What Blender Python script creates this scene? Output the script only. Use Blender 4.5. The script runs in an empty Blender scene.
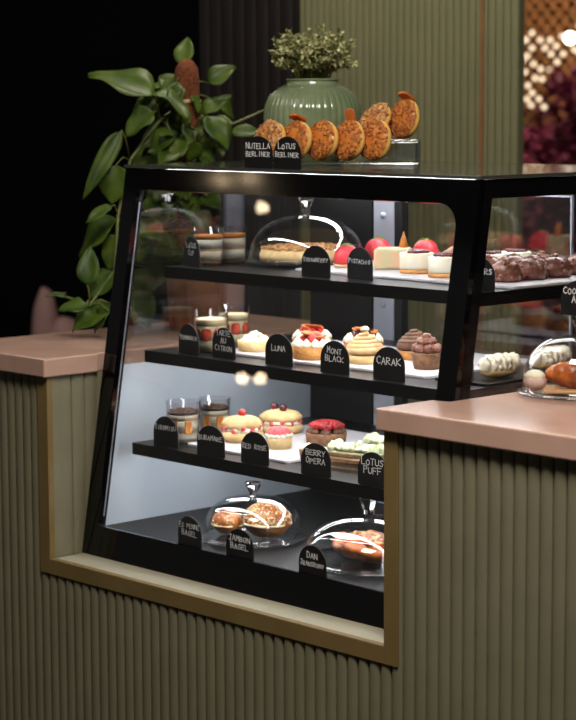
import bpy, math, random
from mathutils import Vector, Matrix, noise
random.seed(7)
PI = math.pi
S = bpy.context.scene
COL = S.collection

# ------------------------------------------------------------------ materials
def lin(c):
    return tuple(((x/255)/12.92 if x/255 <= .04045 else ((x/255+.055)/1.055)**2.4) for x in c) + (1,)

def mat(name, c1, c2=None, scale=30, rough=.5, bump=0, bscale=None, metal=0, sss=0, spec=.5, coat=0, detail=4, lo=.35, hi=.65, stretch=None):
    m = bpy.data.materials.new(name); m.use_nodes = True
    n = m.node_tree.nodes; l = m.node_tree.links
    b = n['Principled BSDF']
    b.inputs['Roughness'].default_value = rough
    b.inputs['Metallic'].default_value = metal
    b.inputs['Specular IOR Level'].default_value = spec
    b.inputs['Coat Weight'].default_value = coat
    if sss:
        b.inputs['Subsurface Weight'].default_value = sss
        b.inputs['Subsurface Radius'].default_value = (.01, .006, .004)
        b.inputs['Subsurface Scale'].default_value = .5
    tc = n.new('ShaderNodeTexCoord')
    vec = tc.outputs['Object']
    if stretch:
        mp = n.new('ShaderNodeMapping'); mp.inputs['Scale'].default_value = stretch
        l.new(vec, mp.inputs['Vector']); vec = mp.outputs['Vector']
    nz = n.new('ShaderNodeTexNoise'); nz.inputs['Scale'].default_value = scale; nz.inputs['Detail'].default_value = detail
    l.new(vec, nz.inputs['Vector'])
    rp = n.new('ShaderNodeValToRGB')
    rp.color_ramp.elements[0].position = lo; rp.color_ramp.elements[1].position = hi
    rp.color_ramp.elements[0].color = lin(c1); rp.color_ramp.elements[1].color = lin(c2 or c1)
    l.new(nz.outputs['Fac'], rp.inputs['Fac']); l.new(rp.outputs['Color'], b.inputs['Base Color'])
    if bump:
        nb = n.new('ShaderNodeTexNoise'); nb.inputs['Scale'].default_value = bscale or scale*3; nb.inputs['Detail'].default_value = 5
        l.new(vec, nb.inputs['Vector'])
        bp = n.new('ShaderNodeBump'); bp.inputs['Strength'].default_value = bump; bp.inputs['Distance'].default_value = .004
        l.new(nb.outputs['Fac'], bp.inputs['Height']); l.new(bp.outputs['Normal'], b.inputs['Normal'])
    return m

def emit(name, c, s):
    m = bpy.data.materials.new(name); m.use_nodes = True
    n = m.node_tree.nodes; n.clear()
    e = n.new('ShaderNodeEmission'); e.inputs[0].default_value = (*c, 1); e.inputs[1].default_value = s
    o = n.new('ShaderNodeOutputMaterial'); m.node_tree.links.new(e.outputs[0], o.inputs[0])
    return m

def thin_glass(name, f0=.04, rough=.02, tint=(1, 1, 1)):
    """thin clear sheet: transparent, with the mirror share rising towards grazing angles (Schlick)"""
    m = bpy.data.materials.new(name); m.use_nodes = True
    n = m.node_tree.nodes; l = m.node_tree.links; n.clear()
    g = n.new('ShaderNodeNewGeometry')
    d = n.new('ShaderNodeVectorMath'); d.operation = 'DOT_PRODUCT'
    l.new(g.outputs['Incoming'], d.inputs[0]); l.new(g.outputs['Normal'], d.inputs[1])
    def mth(op, a, b=None):
        k = n.new('ShaderNodeMath'); k.operation = op; k.use_clamp = op != 'ABSOLUTE'
        for i, x in enumerate((a, b)):
            if x is None: continue
            if isinstance(x, (int, float)): k.inputs[i].default_value = x
            else: l.new(x, k.inputs[i])
        return k.outputs[0]
    c = mth('ABSOLUTE', d.outputs['Value']); q = mth('SUBTRACT', 1.0, c); p = mth('POWER', q, 5.0)
    f = mth('ADD', mth('MULTIPLY', p, 1-f0), f0)
    t = n.new('ShaderNodeBsdfTransparent'); t.inputs[0].default_value = (*tint, 1)
    r = n.new('ShaderNodeBsdfGlossy'); r.inputs['Roughness'].default_value = rough
    mx = n.new('ShaderNodeMixShader'); l.new(f, mx.inputs[0]); l.new(t.outputs[0], mx.inputs[1]); l.new(r.outputs[0], mx.inputs[2])
    o = n.new('ShaderNodeOutputMaterial'); l.new(mx.outputs[0], o.inputs[0])
    return m

def glass(name, tint=(1, 1, 1), rough=.0):
    m = bpy.data.materials.new(name); m.use_nodes = True
    b = m.node_tree.nodes['Principled BSDF']
    b.inputs['Base Color'].default_value = (*tint, 1); b.inputs['Roughness'].default_value = rough
    b.inputs['Transmission Weight'].default_value = 1; b.inputs['IOR'].default_value = 1.47
    return m

M = dict(
    black=mat('black_lacquer', (9, 9, 10), (12, 12, 13), 8, rough=.25, spec=.22),
    blackmatt=mat('black_matt', (10, 10, 11), (14, 14, 14), 12, rough=.55, spec=.3),
    shelf=mat('black_shelf', (9, 9, 10), (13, 13, 14), 14, rough=.35, spec=.25),
    topglass=mat('black_top_glass', (60, 60, 56), (66, 66, 62), 5, rough=.12, spec=.8, coat=.4),
    white=mat('white_panel', (158, 167, 176), (166, 175, 184), 3, rough=.45),
    alu=mat('grey_aluminium', (150, 154, 165), (165, 168, 178), 6, rough=.4, metal=.35),
    green=mat('sage_flute_paint', (124, 119, 95), (130, 125, 100), 9, rough=.5, spec=.35),
    greenwall=mat('olive_wall_paint', (116, 116, 86), (122, 121, 90), 6, rough=.55, spec=.3),
    gold=mat('bronze_trim', (122, 102, 62), (130, 109, 68), 10, rough=.45, spec=.4),
    sill=mat('pale_sill_board', (168, 163, 142), (176, 171, 150), 8, rough=.45),
    pink=mat('pink_solid_surface', (192, 156, 138), (200, 164, 146), 14, rough=.22, spec=.5),
    tag=mat('tag_slate', (14, 14, 15), (20, 20, 20), 40, rough=.6, spec=.3),
    chalk=mat('chalk_pen', (225, 225, 225), (240, 240, 240), 60, rough=.7),
    tray=mat('white_tray', (205, 202, 206), (212, 209, 212), 10, rough=.35),
    crust=mat('golden_crust', (176, 106, 46), (214, 156, 84), 40, rough=.6, bump=.5, bscale=180),
    dough=mat('pale_biscuit', (214, 176, 116), (232, 204, 148), 45, rough=.6, bump=.4, bscale=200),
    cream=mat('cream', (246, 234, 202), (252, 244, 222), 30, rough=.45, sss=.15),
    custard=mat('custard', (238, 218, 164), (246, 232, 188), 50, rough=.5, bump=.2),
    whip=mat('whipped_cream', (232, 222, 190), (250, 244, 222), 60, rough=.5, bump=.3, bscale=150),
    choc=mat('milk_chocolate', (112, 60, 44), (150, 96, 74), 60, rough=.28, bump=.5, bscale=160, coat=.3),
    darkchoc=mat('dark_chocolate', (42, 24, 20), (70, 42, 32), 60, rough=.4, bump=.3),
    cocoa=mat('cocoa_swirl', (84, 54, 36), (112, 76, 50), 50, rough=.6, bump=.3),
    caramel=mat('caramel', (196, 116, 44), (222, 146, 70), 60, rough=.35),
    chestnut=mat('chestnut_cream', (204, 160, 104), (228, 192, 140), 50, rough=.55, bump=.2),
    straw=mat('strawberry_red', (200, 34, 30), (226, 70, 50), 60, rough=.3, coat=.3),
    strawin=mat('strawberry_cut', (220, 50, 34), (240, 110, 80), 70, rough=.4),
    mousse=mat('red_mousse', (214, 44, 56), (226, 60, 70), 30, rough=.3, bump=.6, bscale=260, coat=.2),
    sugar=mat('pink_sugar', (226, 186, 170), (240, 214, 200), 50, rough=.6, bump=.3), rasp=mat('raspberry', (120, 16, 22), (190, 40, 44), 90, rough=.4, bump=.6, bscale=300), rose=mat('rose_icing', (222, 60, 74), (240, 110, 116), 90, rough=.45, bump=.8, bscale=220),
    berry=mat('dark_berry', (70, 14, 26), (110, 26, 40), 80, rough=.25, coat=.4),
    pista=mat('pistachio_cream', (214, 220, 168), (234, 234, 200), 50, rough=.5, sss=.1),
    pistacake=mat('marbled_pistachio', (206, 206, 150), (242, 190, 156), 26, rough=.55, bump=.3),
    opera=mat('brown_sponge', (112, 76, 50), (150, 108, 74), 90, rough=.7, bump=.5),
    leafgreen=mat('garnish_green', (90, 120, 40), (120, 150, 60), 60, rough=.5),
    crumb=mat('biscuit_crumb', (136, 74, 28), (206, 132, 66), 120, rough=.7),
    nuts=mat('chopped_nuts', (140, 82, 36), (224, 172, 108), 110, rough=.6),
    seeds=mat('sesame_seed', (224, 190, 140), (240, 214, 170), 90, rough=.5),
    bun=mat('baked_bun', (150, 78, 30), (206, 132, 62), 30, rough=.35, bump=.2, coat=.2),
    danish=mat('danish_pastry', (120, 44, 16), (214, 122, 44), 35, rough=.35, bump=.5, bscale=120, coat=.2),
    biscuit=mat('caramel_biscuit', (186, 96, 36), (206, 120, 52), 60, rough=.6, bump=.3),
    wrap=thin_glass('clear_film', .09, .12),
    wood=mat('pale_board', (190, 142, 92), (214, 170, 120), 18, rough=.6, stretch=(1, 8, 1)),
    pot=mat('celadon_glaze', (122, 138, 104), (142, 156, 120), 12, rough=.16, spec=.6, coat=.5),
    planter=mat('brown_planter', (120, 74, 44), (146, 94, 58), 20, rough=.6, stretch=(1, 1, .15)),
    coir=mat('coir_fibre', (96, 48, 24), (150, 84, 44), 160, rough=.9, bump=1),
    leaf=mat('pothos_leaf', (46, 70, 15), (80, 100, 30), 16, rough=.45, spec=.3),
    stem=mat('plant_stem', (90, 104, 46), (116, 118, 60), 40, rough=.5),
    shrub=mat('shrub_leaf', (84, 98, 40), (206, 202, 150), 80, rough=.55),
    mirrorpane=thin_glass('door_pane', .20, .008), blackglass=mat('black_printed_glass', (6, 6, 7), (8, 8, 9), 8, rough=.07, spec=.5), clear=thin_glass('clear_pane', .06, .01), cloche=thin_glass('cloche_glass', .05, .02),
    frontglass=thin_glass('front_pane', .04, .01), cupglass=thin_glass('cup_plastic', .05, .05, (.97, .97, .97)),
    crystal=glass('solid_glass'), thickglass=thin_glass('pressed_glass', .14, .12), acrylic=thin_glass('clear_acrylic', .16, .10, (.93, .95, .96)),
    postfill=emit('post_fill', (.97, .98, 1.0), 15), led=emit('glow_strip', (.97, .98, 1.0), 44), bulb=emit('warm_bulb', (1, .74, .46), 26),
    fairy=emit('fairy_bulb', (1, .78, .52), 2.2), globe=emit('globe_lamp', (1, .88, .70), 12),
    downlight=emit('downlight', (1, .8, .58), 30),
    wallblack=mat('black_wall', (10, 10, 12), (13, 13, 15), 5, rough=.8, spec=.1),
    slat=mat('black_slats', (26, 22, 21), (32, 27, 25), 8, rough=.6, spec=.25),
    copper=mat('copper_strip', (150, 112, 76), (160, 120, 82), 12, rough=.4, metal=.4),
    floor=mat('dark_floor', (46, 40, 36), (58, 50, 44), 3, rough=.4),
    ceil=mat('dark_ceiling', (40, 36, 34), (44, 40, 38), 3, rough=.9),
    farwall=mat('brown_wall', (96, 62, 40), (112, 74, 48), 4, rough=.8),
    lattice=mat('trellis_wood', (150, 104, 64), (176, 124, 80), 12, rough=.7),
    bougain=mat('magenta_flowers', (110, 40, 78), (176, 78, 122), 10, rough=.7),
    hedge=mat('dark_hedge', (34, 44, 24), (60, 70, 36), 14, rough=.8),
    chair=mat('dusky_pink_velvet', (160, 128, 122), (170, 136, 130), 20, rough=.8),
)

# ------------------------------------------------------------------ mesh builder
class MB:
    def __init__(s): s.v = []; s.f = []
    def add(s, vs, fs, T=None):
        o = len(s.v)
        s.v += [tuple(T @ Vector(p)) if T else tuple(p) for p in vs]
        s.f += [tuple(i+o for i in f) for f in fs]
        return s
    def box(s, x0, x1, y0, y1, z0, z1, T=None):
        vs = [(x, y, z) for z in (z0, z1) for y in (y0, y1) for x in (x0, x1)]
        return s.add(vs, [(0, 2, 3, 1), (4, 5, 7, 6), (0, 1, 5, 4), (2, 6, 7, 3), (0, 4, 6, 2), (1, 3, 7, 5)], T)
    def prism(s, pts, z0, z1, T=None):
        """pts: closed outline in xy (counter-clockwise), extruded along z"""
        n = len(pts)
        vs = [(x, y, z0) for x, y in pts] + [(x, y, z1) for x, y in pts]
        fs = [tuple(range(n-1, -1, -1)), tuple(range(n, 2*n))] + [(i, (i+1) % n, n+(i+1) % n, n+i) for i in range(n)]
        return s.add(vs, fs, T)
    def lathe(s, prof, seg=32, T=None, wob=None, cap=True):
        """prof: (r, z) list; wob(angle, r, z) -> radius factor"""
        vs, fs = [], []
        for r, z in prof:
            for k in range(seg):
                a = 2*PI*k/seg; w = wob(a, r, z) if wob else 1
                vs.append((r*w*math.cos(a), r*w*math.sin(a), z))
        for i in range(len(prof)-1):
            for k in range(seg):
                a, b = i*seg+k, i*seg+(k+1) % seg
                fs.append((a, b, b+seg, a+seg))
        if cap:
            if prof[0][0] > 1e-5: fs.append(tuple(range(seg-1, -1, -1)))
            if prof[-1][0] > 1e-5: fs.append(tuple((len(prof)-1)*seg+k for k in range(seg)))
        return s.add(vs, fs, T)
    def tube(s, pts, rad, seg=8, T=None):
        pts = [Vector(p) for p in pts]; n = len(pts); vs, fs = [], []
        up = Vector((0, 0, 1)); prev = None
        for i, p in enumerate(pts):
            t = (pts[min(i+1, n-1)]-pts[max(i-1, 0)]).normalized()
            if prev is None:
                a = t.cross(up)
                if a.length < .1: a = t.cross(Vector((1, 0, 0)))
            else: a = prev - t*prev.dot(t)
            a.normalize(); prev = a; b = t.cross(a)
            r = rad(i/(n-1)) if callable(rad) else rad
            for k in range(seg):
                th = 2*PI*k/seg; vs.append(p+a*(r*math.cos(th))+b*(r*math.sin(th)))
        for i in range(n-1):
            for k in range(seg):
                c, d = i*seg+k, i*seg+(k+1) % seg
                fs.append((c, c+seg, d+seg, d))
        fs.append(tuple(range(seg))); fs.append(tuple((n-1)*seg+k for k in range(seg-1, -1, -1)))
        return s.add(vs, fs, T)
    def blob(s, c, r, amp=.1, fr=2.0, seg=20, rings=12, seed=0, sq=(1, 1, 1), T=None):
        vs, fs = [], []
        c = Vector(c); r = Vector((r, r, r)) if isinstance(r, (int, float)) else Vector(r)
        def pt(th, ph):
            d = Vector((math.sin(ph)*math.cos(th), math.sin(ph)*math.sin(th), math.cos(ph)))
            k = 1+amp*noise.noise(d*fr+Vector((seed*3.1, seed*1.7, seed)))
            return c+Vector((d.x*r.x*k, d.y*r.y*k, d.z*r.z*k))
        vs.append(pt(0, 0))
        for i in range(1, rings):
            for k in range(seg): vs.append(pt(2*PI*k/seg, PI*i/rings))
        vs.append(pt(0, PI)); e = len(vs)-1
        for k in range(seg):
            fs.append((0, 1+k, 1+(k+1) % seg))
            fs.append((e, 1+(rings-2)*seg+(k+1) % seg, 1+(rings-2)*seg+k))
        for i in range(rings-2):
            for k in range(seg):
                a, b = 1+i*seg+k, 1+i*seg+(k+1) % seg
                fs.append((a, a+seg, b+seg, b))
        return s.add(vs, fs, T)
    def chip(s, p, nrm, size, T=None):
        """small flat irregular crumb lying on a surface"""
        q = Vector(nrm).normalized().to_track_quat('Z', 'Y').to_matrix().to_4x4()
        tilt = Matrix.Rotation(random.uniform(-.7, .7), 4, 'X') @ Matrix.Rotation(random.uniform(0, 6.28), 4, 'Z')
        X = Matrix.Translation(Vector(p)) @ q @ tilt
        if T: X = T @ X
        a = size*random.uniform(.6, 1.3); b = size*random.uniform(.35, .7); h = size*random.uniform(.15, .3)
        return s.box(-a/2, a/2, -b/2, b/2, -h, h, X)
    def build(s, name, m, parent=None, smooth=True, loc=None, angle=None):
        me = bpy.data.meshes.new(name)
        me.from_pydata([tuple(p) for p in s.v], [], s.f); me.update()
        me.materials.append(M[m] if isinstance(m, str) else m)
        if smooth:
            me.shade_smooth()
            if angle: me.set_sharp_from_angle(angle=math.radians(angle))
        o = bpy.data.objects.new(name, me); COL.objects.link(o)
        if parent: o.parent = parent
        if loc: o.location = loc
        return o

def bev(o, w, seg=2):
    b = o.modifiers.new('bevel', 'BEVEL'); b.width = w; b.segments = seg; b.limit_method = 'ANGLE'; b.angle_limit = math.radians(40)
    return o

def tag(o, label=None, cat=None, group=None, kind=None):
    if label: o['label'] = label
    if cat: o['category'] = cat
    if group: o['group'] = group
    if kind: o['kind'] = kind
    return o

def thing(name, label, cat, loc=(0, 0, 0), rz=0, group=None):
    o = bpy.data.objects.new(name, None); COL.objects.link(o)
    o.location = loc; o.rotation_euler = (0, 0, math.radians(rz)); o.empty_display_size = .05
    return tag(o, label, cat, group)

def dup(root, loc, rz, label, group=None, scale=1):
    def cp(o, parent):
        c = o.copy(); COL.objects.link(c); c.parent = parent
        for k in list(o.children): cp(k, c)
        return c
    r = cp(root, None); r.location = loc; r.rotation_euler = (0, 0, math.radians(rz)); r.scale = (scale,)*3
    return tag(r, label, None, group)

def TR(x=0, y=0, z=0): return Matrix.Translation((x, y, z))
def RX(a): return Matrix.Rotation(math.radians(a), 4, 'X')
def RY(a): return Matrix.Rotation(math.radians(a), 4, 'Y')
def RZ(a): return Matrix.Rotation(math.radians(a), 4, 'Z')

# ------------------------------------------------------------------ setting
def fluted(mb, x0, x1, z0, z1, yb, depth, pitch, phase=0, groove=.16, flip=1, T=None):
    """vertical rounded slats between x0 and x1; the faces look towards -y"""
    pts = []; k0 = math.floor((x0-phase)/pitch)-1; x = None
    k = k0
    prof = [(0, .15), (groove*.5, .15), (groove*.75, .62), (.3, .93), (.42, 1), (.58+groove*.2, 1), (.8, .93), (1-groove*.1, .62), (1, .15)]
    while phase+k*pitch < x1:
        for u, h in prof[:-1]:
            xx = phase+(k+u)*pitch
            if x0+1e-6 < xx < x1-1e-6: pts.append((xx, yb-depth*h))
        k += 1
    if not pts: return
    pts = [(x0, pts[0][1])]+pts+[(x1, pts[-1][1])]
    mb.prism([(x1, yb+.004), (x0, yb+.004)]+pts, z0, z1, T)

def struct(o): o['kind'] = 'structure'; return o

struct(MB().box(-9, 6, -7, 11, -.06, 0).build('floor', 'floor', smooth=False))
struct(MB().box(-9, 6, -7, 11, 3.0, 3.08).build('ceiling', 'ceil', smooth=False))
mb = MB(); fluted(mb, -1.896, -1.2012, 0, 3.0, 1.600, .010, .0262)
struct(mb.build('wall_back', 'greenwall', smooth=True, angle=35))
mb = MB(); fluted(mb, -1.187, -1.07, 0, 3.0, 1.590, .010, .0262); mb.box(-1.187, -1.07, 1.594, 1.604, 0, 3.0)
struct(mb.build('wall_return', 'greenwall', smooth=True, angle=35))
struct(MB().box(-1.2008, -1.1875, 1.578, 1.604, 0, 3.0).build('trim_1', 'copper', smooth=False))
mb = MB(); fluted(mb, -2.34, -1.8965, 0, 3.0, 1.600, .022, .052, groove=.3); mb.box(-2.34, -1.8965, 1.605, 1.70, 0, 3.0)
struct(mb.build('wall_slatted', 'slat', smooth=True, angle=35))
struct(MB().box(-9, -3.7, 3.2, 3.3, 0, 3.0).build('wall_left', 'wallblack', smooth=False))
struct(MB().box(-7.5, -2.2, 8.6, 8.7, 0, 3.0).build('wall_far', 'farwall', smooth=False))
struct(MB().box(5.0, 5.1, -7, 11, 0, 3.0).build('wall_right', 'wallblack', smooth=False))

# ------------------------------------------------------------------ counter
XL, SILL = -.9747, .6286
cn = thing('service_counter', 'sage green fluted counter with a cut-out holding the glass display case', 'counter', (0, 0, 0))
mb = MB(); P = .0278
fluted(mb, -1.348, .62, .0, .5955, .0115, .0085, P, .012)
fluted(mb, -1.348, -1.0095, .5955, 1.0108, .0115, .0085, P, .012)
fluted(mb, .0335, .62, .5955, 1.0108, .0115, .0085, P, .012)
mb.build('front_panel', 'green', cn, angle=40)
mb = MB(); fluted(mb, .03, .74, SILL, 1.0108, 0, .006, .034, .03, T=TR(-.983, 0, 0) @ RZ(90)); mb.box(-.983, -.9775, .012, .034, SILL, 1.0108)
mb.build('return_panel', 'green', cn, angle=40)
mb = MB()
mb.box(-1.0089, XL, -.0, .0145, .5959, 1.0108); mb.box(XL, 0, 0, .0145, .5959, SILL); mb.box(0, .0329, 0, .0145, .5959, 1.0108)
bev(mb.build('trim_frame', 'gold', cn, smooth=False), .0012)
bev(MB().box(XL, .0, .0146, .83, SILL-.02, SILL).build('sill_board', 'sill', cn, smooth=False), .001)
mb = MB(); mb.box(-1.348, -.9845, .0165, .88, 0, 1.0105); mb.box(-.984, .034, .0165, .88, 0, SILL-.021); mb.box(.0345, .62, .0165, .88, 0, 1.0105)
mb.build('carcass', 'green', cn, smooth=False)
mb = MB(); mb.prism([(-1.352, -.0127), (-.9666, -.0127), (-.9666, .128), (-.977, .134), (-.977, .9), (-1.352, .9)], 1.0112, 1.05)
o = tag(bev(mb.build('countertop', 'pink', None, smooth=False), .003), 'short pink slab worktop left of the display case', 'worktop', 'pink worktops of the counter')
mb = MB(); mb.prism([(-.0081, -.0127), (.64, -.0127), (.64, .9), (.0285, .9), (.0285, .136), (-.0081, .128)], 1.0112, 1.05)
o = tag(bev(mb.build('countertop', 'pink', None, smooth=False), .003), 'large pink slab worktop right of the display case under the croissant dome', 'worktop', 'pink worktops of the counter')

# ------------------------------------------------------------------ display case
CL, CR, Z0, Z1, YB = -.9745, .0255, .6288, 1.443, .80
def yf(z): return .0852+.1341*(z-.6286)/.8144       # slanted front
dc = thing('display_case', 'black framed pastry display case with slanted glass front and three shelves', 'display case', (0, 0, 0))
FZ = .682                                           # case floor
mb = MB(); mb.prism([(yf(Z0), Z0), (YB, Z0), (YB, FZ), (yf(FZ), FZ)], CL, CR, Matrix(((0, 0, 1, 0), (1, 0, 0, 0), (0, 1, 0, 0), (0, 0, 0, 1))))
mb.build('base', 'blackmatt', dc, smooth=False)
# front frame: slanted sheet with a round-cornered window
ang = math.atan2(.1341, .8144); HL = math.hypot(.1341, .8144)
FT = Matrix.Translation((0, .0852, .6286)) @ RX(-math.degrees(ang)) @ Matrix(((1, 0, 0, 0), (0, 0, 1, 0), (0, 1, 0, 0), (0, 0, 0, 1)))   # local (x, up, depth)
def up(z): return (z-.6286)/.8144*HL
wx0, wx1, wz0, wz1 = CL+.040, CR-.046, up(.692), up(1.392)
def rrect(x0, x1, z0, z1, rs, n=8):
    out = []
    for (cx, cz, r, a0) in ((x1-rs[0], z0+rs[0], rs[0], -90), (x1-rs[1], z1-rs[1], rs[1], 0), (x0+rs[2], z1-rs[2], rs[2], 90), (x0+rs[3], z0+rs[3], rs[3], 180)):
        for k in range(n+1):
            a = math.radians(a0+90*k/n); out.append((cx+r*math.cos(a), cz+r*math.sin(a)))
    return out
inner = rrect(wx0, wx1, wz0, wz1, (.03, .045, .022, .016))
def ring(mb, x0, x1, z0, z1, inner, d0, d1, T):
    """flat frame with an outer rectangle and an inner outline"""
    n = len(inner); out = []
    cx, cz = (x0+x1)/2, (z0+z1)/2
    for (x, z) in inner:
        dx, dz = x-cx, z-cz
        k = min((x1-cx)/abs(dx) if dx else 1e9, (z1-cz)/abs(dz) if dz else 1e9)
        out.append((cx+dx*k, cz+dz*k))
    # make sure that the outer corners are kept
    for (qx, qz) in ((x0, z0), (x1, z0), (x1, z1), (x0, z1)):
        j = min(range(n), key=lambda i: (out[i][0]-qx)**2+(out[i][1]-qz)**2); out[j] = (qx, qz)
    vs = [(x, z, d) for d in (d0, d1) for L in (out, inner) for (x, z) in L]
    fs = []
    for i in range(n):
        j = (i+1) % n
        fs += [(i, j, n+j, n+i), (2*n+i, 3*n+i, 3*n+j, 2*n+j), (i, 2*n+i, 2*n+j, j), (n+i, n+j, 3*n+j, 3*n+i)]
    mb.add(vs, fs, T)
mb = MB(); ring(mb, CL, CR, 0.0035, up(1.436), inner, -.002, .012, FT)
mb.build('front_frame', 'blackglass', dc, smooth=False)
MB().box(wx0+.0018, wx1+.008, wz0-.008, wz1+.008, .0125, .0165, FT).build('front_glass', 'frontglass', dc, smooth=False)
mb = MB(); mb.box(CL+.0225, CR-.0225, up(1.404), up(1.4362), .0122, .034, FT); mb.build('leak_baffle', 'blackmatt', dc, smooth=False)  # added bar hidden behind the frame, blocks light leaking from the top strip
for xa in (CR-.0325,):
    mb = MB(); mb.box(xa, xa+.006, up(.70), up(1.39), .0168, .0225, FT); mb.build('glow_strip', 'postfill', dc, smooth=False)  # added unseen glow behind the corner post, brightens the pastry fronts
MB().box(wx0-.0012, wx0+.0008, wz0+.02, wz1-.025, .0124, .0150, FT).build('edge_glint', 'alu', dc, smooth=False)['label'] = 'pale strip standing for a glint on the pane edge'  # thin pale bar drawn in place of light glinting on the glass edge
# side frames (front post, top rail, back post), panes
def side(x0, x1, name):
    mb = MB(); T = Matrix(((0, 0, 1, 0), (1, 0, 0, 0), (0, 1, 0, 0), (0, 0, 0, 1)))
    a, b = FZ, 1.436
    mb.prism([(yf(a)+.0105, a), (yf(a)+.036, a), (yf(b)+.036, b), (yf(b)+.0105, b)], x0, x1, T)
    mb.prism([(yf(1.402)+.036, 1.402), (YB-.034, 1.402), (YB-.034, b), (yf(b)+.036, b)], x0, x1, T)
    mb.prism([(YB-.034, a), (YB, a), (YB, b), (YB-.034, b)], x0, x1, T)
    return mb.build(name, 'black', dc, smooth=False)
side(CR-.022, CR, 'side_frame'); side(CL, CL+.022, 'side_frame')
T3 = Matrix(((0, 0, 1, 0), (1, 0, 0, 0), (0, 1, 0, 0), (0, 0, 0, 1)))
def pane(x0, x1, z0, z1, name, m):
    mb = MB(); mb.prism([(yf(z0)+.037, z0), (YB-.035, z0), (YB-.035, z1), (yf(z1)+.037, z1)], x0, x1, T3)
    return mb.build(name, m, dc, smooth=False)
pane(CR-.012, CR-.007, FZ, 1.4015, 'side_glass', 'clear')
pane(CL+.007, CL+.012, 1.0215, 1.4015, 'side_glass', 'mirrorpane')
pane(CL+.005, CL+.014, FZ, 1.021, 'side_panel', 'white')['label'] = 'white lower side panel'
o = MB().box(CL-.003, CR+.003, yf(1.443)-.006, YB+.002, 1.4365, 1.443).build('top_panel', 'topglass', dc, smooth=False)
bev(o, .0006); o['label'] = 'glossy dark glass top'
# back: black door, grey post, sliding glass door, top and bottom rails
MB().box(CL+.024, CR-.024, .753, .798, 1.400, 1.4362).build('back_rail', 'blackmatt', dc, smooth=False)
MB().box(CL+.024, -.752, .728, .744, FZ, 1.3995).build('back_panel', 'blackmatt', dc, smooth=False)
mb = MB(); mb.box(-.7475, -.686, .728, .752, FZ, 1.3995)
po = bev(mb.build('back_post', 'alu', dc, smooth=False), .002); po['label'] = 'grey metal door post'
for z in (.79, 1.0, 1.128, 1.325):
    MB().lathe([(.0, -.0045), (.006, -.004), (.0075, 0), (.0075, .002)][::1], 14, TR(-.716, .7275, z) @ RX(90) @ RX(180)).build('screw', 'alu', po)
mb = MB(); mb.box(-.685, -.662, .73, .75, FZ, 1.3995); mb.build('back_jamb', 'blackmatt', dc, smooth=False)
gd = MB().box(-.72, -.238, .785, .791, FZ+.004, 1.376).build('sliding_door', 'mirrorpane', dc, smooth=False)
gd['label'] = 'clear sliding glass door'
mb = MB(); mb.box(-.72, -.238, .7845, .7915, 1.3765, 1.380); mb.box(-.2375, -.234, .7845, .7915, FZ+.004, 1.380)
mb.build('door_edge', 'alu', gd, smooth=False)
# shelves
SH = [(.2724, 1.2281), (.2165, 1.0533), (.1795, .8601)]
for y, z in SH:
    mb = MB()
    mb.prism([(y, z-.0245), (y+.006, z-.0245), (y+.006, z-.009), (.709, z-.009), (.709, z-.0245), (.715, z-.0245), (.715, z), (y, z)], -.92, -.027, T3)
    for (xa, xb) in ((-.92, -.914), (-.033, -.027)): mb.box(xa, xb, y+.0061, .7089, z-.0245, z-.0091)
    s = mb.build('shelf', 'shelf', dc, smooth=False)
    MB().box(-.905, -.04, y+.0075, y+.0205, z-.0135, z-.0095).build('glow_strip', 'led', s, smooth=False)
    MB().box(-.905, -.04, y+.20, y+.212, z-.0135, z-.0095).build('glow_strip', 'led', s, smooth=False)  # second strip added at mid-depth to put more light on the pastries below
for y in (.285, .66):
    MB().box(-.93, -.02, y, y+.018, 1.4300, 1.4355).build('glow_strip', 'led', dc, smooth=False)

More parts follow.
